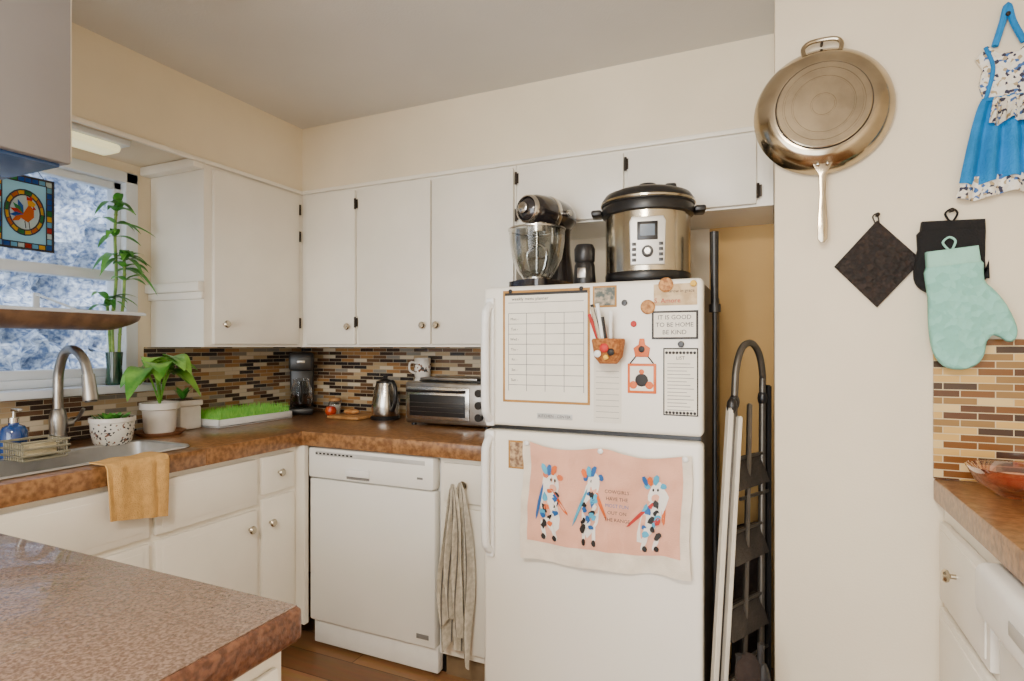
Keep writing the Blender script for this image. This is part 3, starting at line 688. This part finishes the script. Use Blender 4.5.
for y in(-1.85,-1.30): b.box(.0125,.02,y-.01,y+.01,1.36,1.46,M_trim,.002); b.tube([(.018,y,1.455),(.25,y,1.395)],.004,M_trim,seg=6); b.tube([(.018,y,1.388),(.12,y,1.388)],.005,M_trim,seg=6)
b.done(recalc=False)
# stained glass
b=B('stained_glass_panel')
M_lead=pm('lead_came',rgb(50,50,54),.5,.5,var=.1)
S={k:stained('stained_'+k,v) for k,v in dict(blue=rgb(40,100,190),cyan=rgb(140,205,230),red=rgb(210,50,36),yel=rgb(246,196,60),org=rgb(226,120,40),grn=rgb(50,140,74),wht=rgb(226,234,230),pale=rgb(178,214,216)).items()}
ya,yb,za,zb=-1.425,-1.255,1.615,1.865
def pr(pts,d,m,off=0): b.prism(pts,d,m,M=T(.022+off,0,0)@RZ(90))
def ld(p,q,r=.0018): b.tube([(.027,*p),(.027,*q)],r,M_lead,seg=6)
pr([(ya,za),(yb,za),(yb,zb),(ya,zb)],.002,S['pale'])
bc=['blue','cyan','blue','yel','cyan','grn','wht','blue','red']
nb=8; wv=.018
for i in range(nb):
    w=(yb-ya)/nb
    for zz in (za,zb-wv): pr([(ya+i*w,zz),(ya+(i+1)*w,zz),(ya+(i+1)*w,zz+wv),(ya+i*w,zz+wv)],.002,S[bc[(i*2+(zz>za))%9]],.0022); ld((ya+i*w,zz),(ya+i*w,zz+wv),.0013)
nb=12
for i in range(nb):
    h=(zb-za)/nb
    for yy in (ya,yb-wv): pr([(yy,za+i*h),(yy+wv,za+i*h),(yy+wv,za+(i+1)*h),(yy,za+(i+1)*h)],.002,S[bc[(i*2+1+(yy>ya))%9]],.0024); ld((yy,za+i*h),(yy+wv,za+i*h),.0013)
for q,r in (((ya+wv,za+wv),(yb-wv,za+wv)),((ya+wv,zb-wv),(yb-wv,zb-wv)),((ya+wv,za+wv),(ya+wv,zb-wv)),((yb-wv,za+wv),(yb-wv,zb-wv))): ld(q,r,.0022)
cy,cz=(ya+yb)/2,(za+zb)/2
def E(a,k=1): return (cy+.060*k*math.cos(a),cz+.080*k*math.sin(a))
for i in range(16):
    a0,a1=i*math.pi/8,(i+1)*math.pi/8
    pr([E(a0,.78),E(a0),E(a1),E(a1,.78)],.002,S[['yel','org','yel','grn'][i%4]],.003); ld(E(a0,.78),E(a0),.0013)
pr([E(i*.2618,.79) for i in range(24)],.002,S['wht'],.0035)
for kk in (1,.78): b.tube([(.028,*E(i*.2618,kk)) for i in range(24)],.0024,M_lead,seg=6,closed=True)
for i in range(5):
    a=2.0+i*.42; ex,ez=cy-.004,cz-.008
    p1=(ex+.042*math.cos(a),ez+.055*math.sin(a)); n_=(-math.sin(a)*.008,math.cos(a)*.009)
    pr([(ex,ez),(ex+.022*math.cos(a)+n_[0],ez+.03*math.sin(a)+n_[1]),p1,(ex+.022*math.cos(a)-n_[0],ez+.03*math.sin(a)-n_[1])],.0015,S[['blue','grn','red','blue','org'][i]],.006+i*.0003)
pr([(cy-.012,cz-.022),(cy+.008,cz-.034),(cy+.026,cz-.014),(cy+.026,cz+.012),(cy+.012,cz+.03),(cy-.002,cz+.004)],.0015,S['org'],.0075)
pr([(cy+.008,cz+.026),(cy+.006,cz+.042),(cy+.02,cz+.044),(cy+.032,cz+.034),(cy+.024,cz+.022)],.0015,S['yel'],.0085)
pr([(cy+.004,cz+.044),(cy+.003,cz+.058),(cy+.011,cz+.052),(cy+.016,cz+.060),(cy+.022,cz+.050),(cy+.018,cz+.043)],.0015,S['red'],.009)
pr([(cy+.024,cz+.026),(cy+.032,cz+.014),(cy+.022,cz+.014)],.0015,S['red'],.0095)
for dx in (0,.012): ld((cy+dx,cz-.03),(cy+dx+.003,cz-.055),.0016)
for q in [(za-.006,za+.001),(zb-.001,zb+.006)]: b.box(.018,.030,ya-.006,yb+.006,q[0],q[1],M_lead)
for y_ in (ya-.006,yb-.001): b.box(.018,.030,y_,y_+.007,za,zb,M_lead)
for y_ in(ya+.02,yb-.02): b.tube([(.024,y_,zb),(.02,cy,WZ1-.03)],.0012,M_lead,seg=5)
b.done()

# ---------------- pan wall ----------------
YP=-.601
b=B('steel_skillet',T(2.563,YP-.012,1.940)@RX(90))
pp=catmull([(.180,.006,0),(.174,.018,0),(.160,.036,0),(.142,.049,0),(.130,.053,0),(.122,.054,0)],5)
b.lathe([(.175,.0),(.179,.001)]+[(p.x,p.y) for p in pp],M_pan,seg=72)
b.lathe([(.1185,.054),(.1185,.0595),(.116,.0605),(.103,.0605),(.1025,.0595),(.098,.0595),(.0975,.0605),(.080,.0605),(.0795,.0597),(.076,.0597),(.0755,.0605),(.032,.0605),(.0315,.0598),(.028,.0598),(.0275,.0605),(0,.0605)],M_pan,seg=72)
b.lathe([(.122,.054),(.1185,.0535)],M_iron,seg=72)
b.lathe([(.173,.002),(.165,.014),(.14,.04),(.12,.047),(0,.047)],M_steel,seg=48)
b.prism([(-.026,0),(-.009,-.035),(-.008,-.09),(-.0125,-.17),(-.012,-.215),(-.005,-.225),(.005,-.225),(.012,-.215),(.0125,-.17),(.008,-.09),(.009,-.035),(.026,0)],.008,M_pan,.002,M=T(0,-.155,.030)@RX(-90))
for dx in(-.012,.012): b.sph((dx,-.160,.042),(.005,.005,.005),M_steel,seg=8)
b.tube(catmull([(-.045,.155,.028),(-.048,.182,.02),(-.028,.198,.018),(.028,.198,.018),(.048,.182,.02),(.045,.155,.028)],5),.0065,M_pan,seg=10)
b.cyl((0,.195,-.008),(0,.195,.02),.004,M_iron,seg=8)
b.done(ang=16)
b=B('square_pot_holder')
q=[(0,.118),(.105,.0),(0,-.125),(-.105,-.005)]
b.prism(q,.012,vormat('dark_brown_quilt',[(0,rgb(28,21,18)),(.5,rgb(42,31,26)),(.8,rgb(34,26,22))],90,bump=1.5),.004,M=T(2.70,YP,1.50))
b.tube(catmull([(2.695,YP-.006,1.612),(2.69,YP-.006,1.63),(2.70,YP-.006,1.636),(2.705,YP-.006,1.612)],4),.002,M_black,seg=6)
b.done()
def mitt(name,x,z,sx,sz,m,mc,yo,rot=0,clip=9):
    b=B(name,T(x,YP-yo,z)@RY(rot))
    out=[(-.060,-.03),(-.068,-.12),(-.074,-.2),(-.070,-.265),(-.048,-.305),(-.01,-.318),(.03,-.308),(.052,-.28),(.060,-.25),(.075,-.235),(.092,-.24),(.112,-.255),(.128,-.245),(.132,-.215),(.115,-.16),(.092,-.12),(.07,-.09),(.062,-.03)]
    P=catmull([(p[0],0,p[1]) for p in out],3,True)
    b.prism([(min(p.x,clip+.02*p.x)*sx,p.z*sz) for p in P],.028,m,.009)
    b.prism([(-.064*sx,-.045*sz),(-.062*sx,.0),(.064*sx,.0),(.066*sx,-.045*sz)],.031,mc,.006,M=T(0,.001,0))
    b.tube(catmull([(-.005,-.014,0),(-.015,-.014,.02),(0,-.014,.032),(.012,-.014,.02),(.004,-.014,0)],4),.0028,mc,seg=6)
    b.done()
M_blk=pm('black_cotton',rgb(20,19,20),.95,var=.2,bump=.3,bscale=200)
mitt('oven_mitt',2.868,1.600,1.08,.62,M_blk,M_blk,.001,2,clip=.066)
mitt('oven_mitt',2.858,1.520,.88,.99,M_mint,M_mintc,.034,-5)
b=B('wall_hook')
for x,z in((2.868,1.628),(2.70,1.632),(2.985,2.12)): b.cyl((x,YP,z),(x,YP-.02,z),.004,M_iron,seg=8); b.sph((x,YP-.02,z),.006,M_iron,seg=8)
b.done()
M_flor=vormat('floral_cotton',[(0,rgb(232,226,212)),(.3,rgb(50,50,70)),(.42,rgb(228,220,204)),(.58,rgb(176,156,120)),(.7,rgb(60,100,160)),(.8,rgb(236,232,222))],130)
M_dblue=pm('bright_blue_cotton',rgb(14,124,192),.9,var=.12,scale=15,bump=.3,bscale=200)
b=B('dress_kitchen_towel')
xc=2.99; D=lambda y:YP-y
b.tube(catmull([(xc-.03,D(.012),2.045),(xc-.015,D(.012),2.10),(xc-.004,D(.014),2.145),(xc+.008,D(.012),2.10),(xc+.03,D(.012),2.045)],5),.008,M_dblue,seg=8)
b.prism([(xc-.05,1.90),(xc-.062,1.95),(xc-.055,1.99),(xc-.07,2.02),(xc-.045,2.05),(xc-.02,2.025),(xc+.02,2.025),(xc+.045,2.05),(xc+.07,2.02),(xc+.055,1.99),(xc+.062,1.95),(xc+.05,1.90)],.014,M_flor,.004,M=T(0,D(0),0))
for s in(-1,1): b.tube(catmull([(xc+s*.05,D(.014),2.045),(xc+s*.035,D(.018),1.99),(xc+s*.045,D(.018),1.93),(xc+s*.052,D(.014),1.905)],4),.005,M_dblue,seg=8)
def sk(z0,z1,w0,w1,off=0,ph=0):
    def f(u,v):
        w=w0+(w1-w0)*v**.7; z=z0+(z1-z0)*v-.008*math.sin(u*9)*v
        return Vector((xc-.005*v+(u-.5)*w,D(.014+off+.012*(1+math.sin(u*26+ph))*min(1,.3+v)),z))
    return f
b.sheet(sk(1.91,1.695,.115,.205),50,14,M_dblue,th=.002)
b.sheet(sk(1.71,1.655,.196,.22,.002),50,6,M_flor,th=.002)
b.sheet(sk(1.905,1.84,.07,.085,.012),30,8,M_flor,th=.002)
b.tube([(xc-.055,D(.018),1.907),(xc,D(.022),1.905),(xc+.055,D(.018),1.907)],.006,M_dblue,seg=8)
b.done()

# ---------------- right counter ----------------
b=B('countertop'); b.box(2.83,XR-.001,-1.70,-.602,.85,.91,M_count,.006); b.done()
b=B('base_cabinet')
b.box(2.855,XR-.001,-1.035,-.602,.09,.849,M_cab); b.box(2.90,XR-.001,-1.035,-.602,0,.09,M_gap)
for z0_,z1_ in((.60,.805),(.12,.58)):
    b.box(2.837,2.855,-1.02,-.635,z0_,z1_,M_cab,.004)
    b.box(2.8335,2.838,-1.0,-.655,z0_+.018,z1_-.018,M_cab,.0015)
knob_x(b,2.834,-.80,.715,-1); b.done()
b=B('dishwasher')
b.box(2.87,XR-.03,-1.655,-1.045,.09,.845,M_white,.004); b.box(2.90,XR-.03,-1.65,-1.05,.0,.09,M_dark)
b.box(2.842,2.87,-1.65,-1.05,.12,.715,M_white,.008); b.box(2.80,2.87,-1.65,-1.05,.73,.84,M_whitep,.022,seg=4)
b.box(2.798,2.802,-1.50,-1.25,.775,.80,M_gr,.001)
b.done()
b=B('glass_bowl',T(2.965,-.75,.9102))
b.lathe([(0,0),(.04,0),(.045,.006),(.08,.03),(.098,.062),(.1,.068),(.095,.066),(.075,.036),(.04,.012),(0,.01)],glassy('pink_glass',rgb(236,190,176),.6))
b.sph((0,0,.034),(.06,.06,.02),pm('snack_pink',rgb(206,120,96),.6,col2=rgb(236,190,150),scale=50)); b.done()

# ---------------- alcove ----------------
b=B('step_ladder')
M_al=pm('grey_tube',rgb(96,91,84),.35,.7,var=.1); M_cream=pm('cream_rail',rgb(216,208,192),.4,.1,var=.05); M_tread=pm('tread_dark',rgb(48,42,37),.6,var=.2,bump=.3)
def L3(a,c,t): return tuple(a[i]+(c[i]-a[i])*t for i in range(3))
A=(2.290,-.70,.0); A1=(2.330,-.64,1.10); C=(2.40,-.52,.0); C1=(2.405,-.46,1.10)
P=catmull([A,L3(A,A1,.5),A1,(2.335,-.63,1.20),(2.350,-.60,1.262),(2.374,-.55,1.277),(2.395,-.50,1.245),(2.405,-.47,1.18),C1,L3(C,C1,.5),C],6)
b.tube(P,.0105,M_al,seg=12)
def flatrail(p,q,w,d,m):
    p=Vector(p);q=Vector(q); ax=(q-p).normalized(); sx=Vector((.9,.42,0)); sx=(sx-ax*sx.dot(ax)).normalized(); sy=ax.cross(sx)
    t=bmesh.new(); bmesh.ops.create_cube(t,size=1)
    for v in t.verts: v.co=(p+q)/2+ax*v.co.z*(q-p).length+sx*v.co.x*w+sy*v.co.y*d
    bmesh.ops.bevel(t,geom=t.edges[:],offset=min(w,d)*.25,segments=2,affect='EDGES'); b.add(t,m)
flatrail((2.266,-.74,0.0),(2.320,-.67,1.09),.015,.03,M_cream); flatrail((2.292,-.725,0.0),(2.344,-.655,1.06),.012,.03,M_cream)
flatrail((2.42,-.45,0.0),(2.422,-.42,1.14),.014,.025,M_dark); flatrail((2.350,-.60,0.0),(2.370,-.56,1.09),.012,.02,M_al)
for t_ in (.20,.40,.60,.80):
    p=Vector(L3(A,A1,t_)); q=Vector(L3(C,C1,t_)); d=(q-p).normalized(); n=Vector((0,0,1)).cross(d)
    tt=bmesh.new(); bmesh.ops.create_cube(tt,size=1)
    for v in tt.verts: v.co=(p+q)/2+d*v.co.x*(q-p).length+n*(v.co.y*.02+v.co.z*.03)+Vector((0,0,1))*v.co.z*.085
    b.add(tt,M_tread)
    b.tube([p+Vector((0,0,.045)),q+Vector((0,0,.045))],.006,M_al,seg=8)
for p in (A1,C1,(2.325,-.67,1.09)): b.sph(p,(.016,.016,.026),M_dark,seg=10)
for z in(.3,.8): b.tube([(2.345,-.6,z),(2.42,-.45,z)],.006,M_al,seg=6)
b.done()
b=B('broom')
b.tube([(2.268,-.56,.06),(2.268,-.56,1.35),(2.266,-.56,1.62)],.008,M_dark,seg=10); b.tube([(2.2675,-.56,1.38),(2.266,-.56,1.63)],[.012,.014],M_dark,seg=10)
b.box(2.256,2.282,-.60,-.44,.03,.10,M_dark,.008); b.box(2.256,2.280,-.61,-.43,0,.035,M_wood,.004)
b.cyl((2.2675,-.56,1.40),(2.268,-.56,1.375),.018,M_dark); b.done()
b=B('tote_bag')
M_bag=pm('dark_canvas',rgb(44,32,26),.9,var=.3,scale=20,bump=.5,bscale=60)
def bag(u,v):
    a=2*math.pi*u; k=1+.08*math.sin(3*a+v*4); return Vector((2.355+.062*k*math.cos(a)*(1-.15*v),-.25+.13*k*math.sin(a)*(1-.2*v),.002+.60*v))
b.sheet(bag,28,12,M_bag,th=.004); b.box(2.32,2.39,-.33,-.18,.0,.02,M_bag); b.box(2.315,2.40,-.34,-.17,.50,.56,M_bag,.02)
b.tube(catmull([(2.355,-.32,.58),(2.355,-.30,.70),(2.355,-.22,.71),(2.355,-.18,.58)],5),.006,M_bag,seg=8); b.done(recalc=False)
b=B('shoe_bin')
b.box(2.335,2.43,-.80,-.735,0,.32,M_black,.012)
b.sph((2.375,-.77,.36),(.038,.03,.06),M_bag,seg=14); b.sph((2.41,-.765,.34),(.02,.025,.06),M_black,seg=14); b.cyl((2.355,-.765,.30),(2.35,-.77,.41),.010,M_black,seg=10); b.cyl((2.40,-.77,.30),(2.405,-.765,.45),.009,M_black,seg=10)
b.done()

# ---------------- lamps ----------------
b=B('added_fill_dome',T(2.2,-3.3,ZC)); b.lathe([(.16,0),(.165,-.02),(.15,-.06),(.1,-.09),(0,-.1)],pm('fill_dome_glow',rgb(255,236,200),.4,emis=2)); b.done()  # added glowing dome, unseen behind the camera, goes with the ceiling fill
def area(name,loc,rot,sx,sy,p,col):
    l=bpy.data.lights.new(name,'AREA'); l.shape='RECTANGLE'; l.size=sx; l.size_y=sy; l.energy=p; l.color=col
    o=bpy.data.objects.new(name,l); o.location=loc; o.rotation_euler=rot; bpy.context.scene.collection.objects.link(o)
area('fill_light_ceiling',(2.2,-3.1,2.2),(rad(15),0,0),.5,.5,62,(1,.91,.78))  # added warm fill light behind the camera
area('fill_light_rear',(1.7,-4.55,1.2),(rad(90),0,0),2.3,1.9,72,(1,.97,.92))  # added soft fill at the unseen rear opening
l=bpy.data.lights.new('sun','SUN'); l.energy=3.2; l.angle=rad(8); l.color=(1,.96,.9)
o=bpy.data.objects.new('sun',l); o.rotation_euler=(rad(35),rad(25),0); bpy.context.scene.collection.objects.link(o)
w=bpy.data.worlds.new('w'); bpy.context.scene.world=w; w.use_nodes=True
w.node_tree.nodes['Background'].inputs[0].default_value=(.78,.88,1,1); w.node_tree.nodes['Background'].inputs[1].default_value=4.0

cam=bpy.data.cameras.new('camera'); cam.sensor_width=36; cam.lens=20.25; cam.shift_y=.0063; cam.clip_start=.02
co=bpy.data.objects.new('camera',cam); co.location=(2.43,-2.49,H); co.rotation_euler=(rad(90),0,rad(24.2))
bpy.context.scene.collection.objects.link(co); bpy.context.scene.camera=co
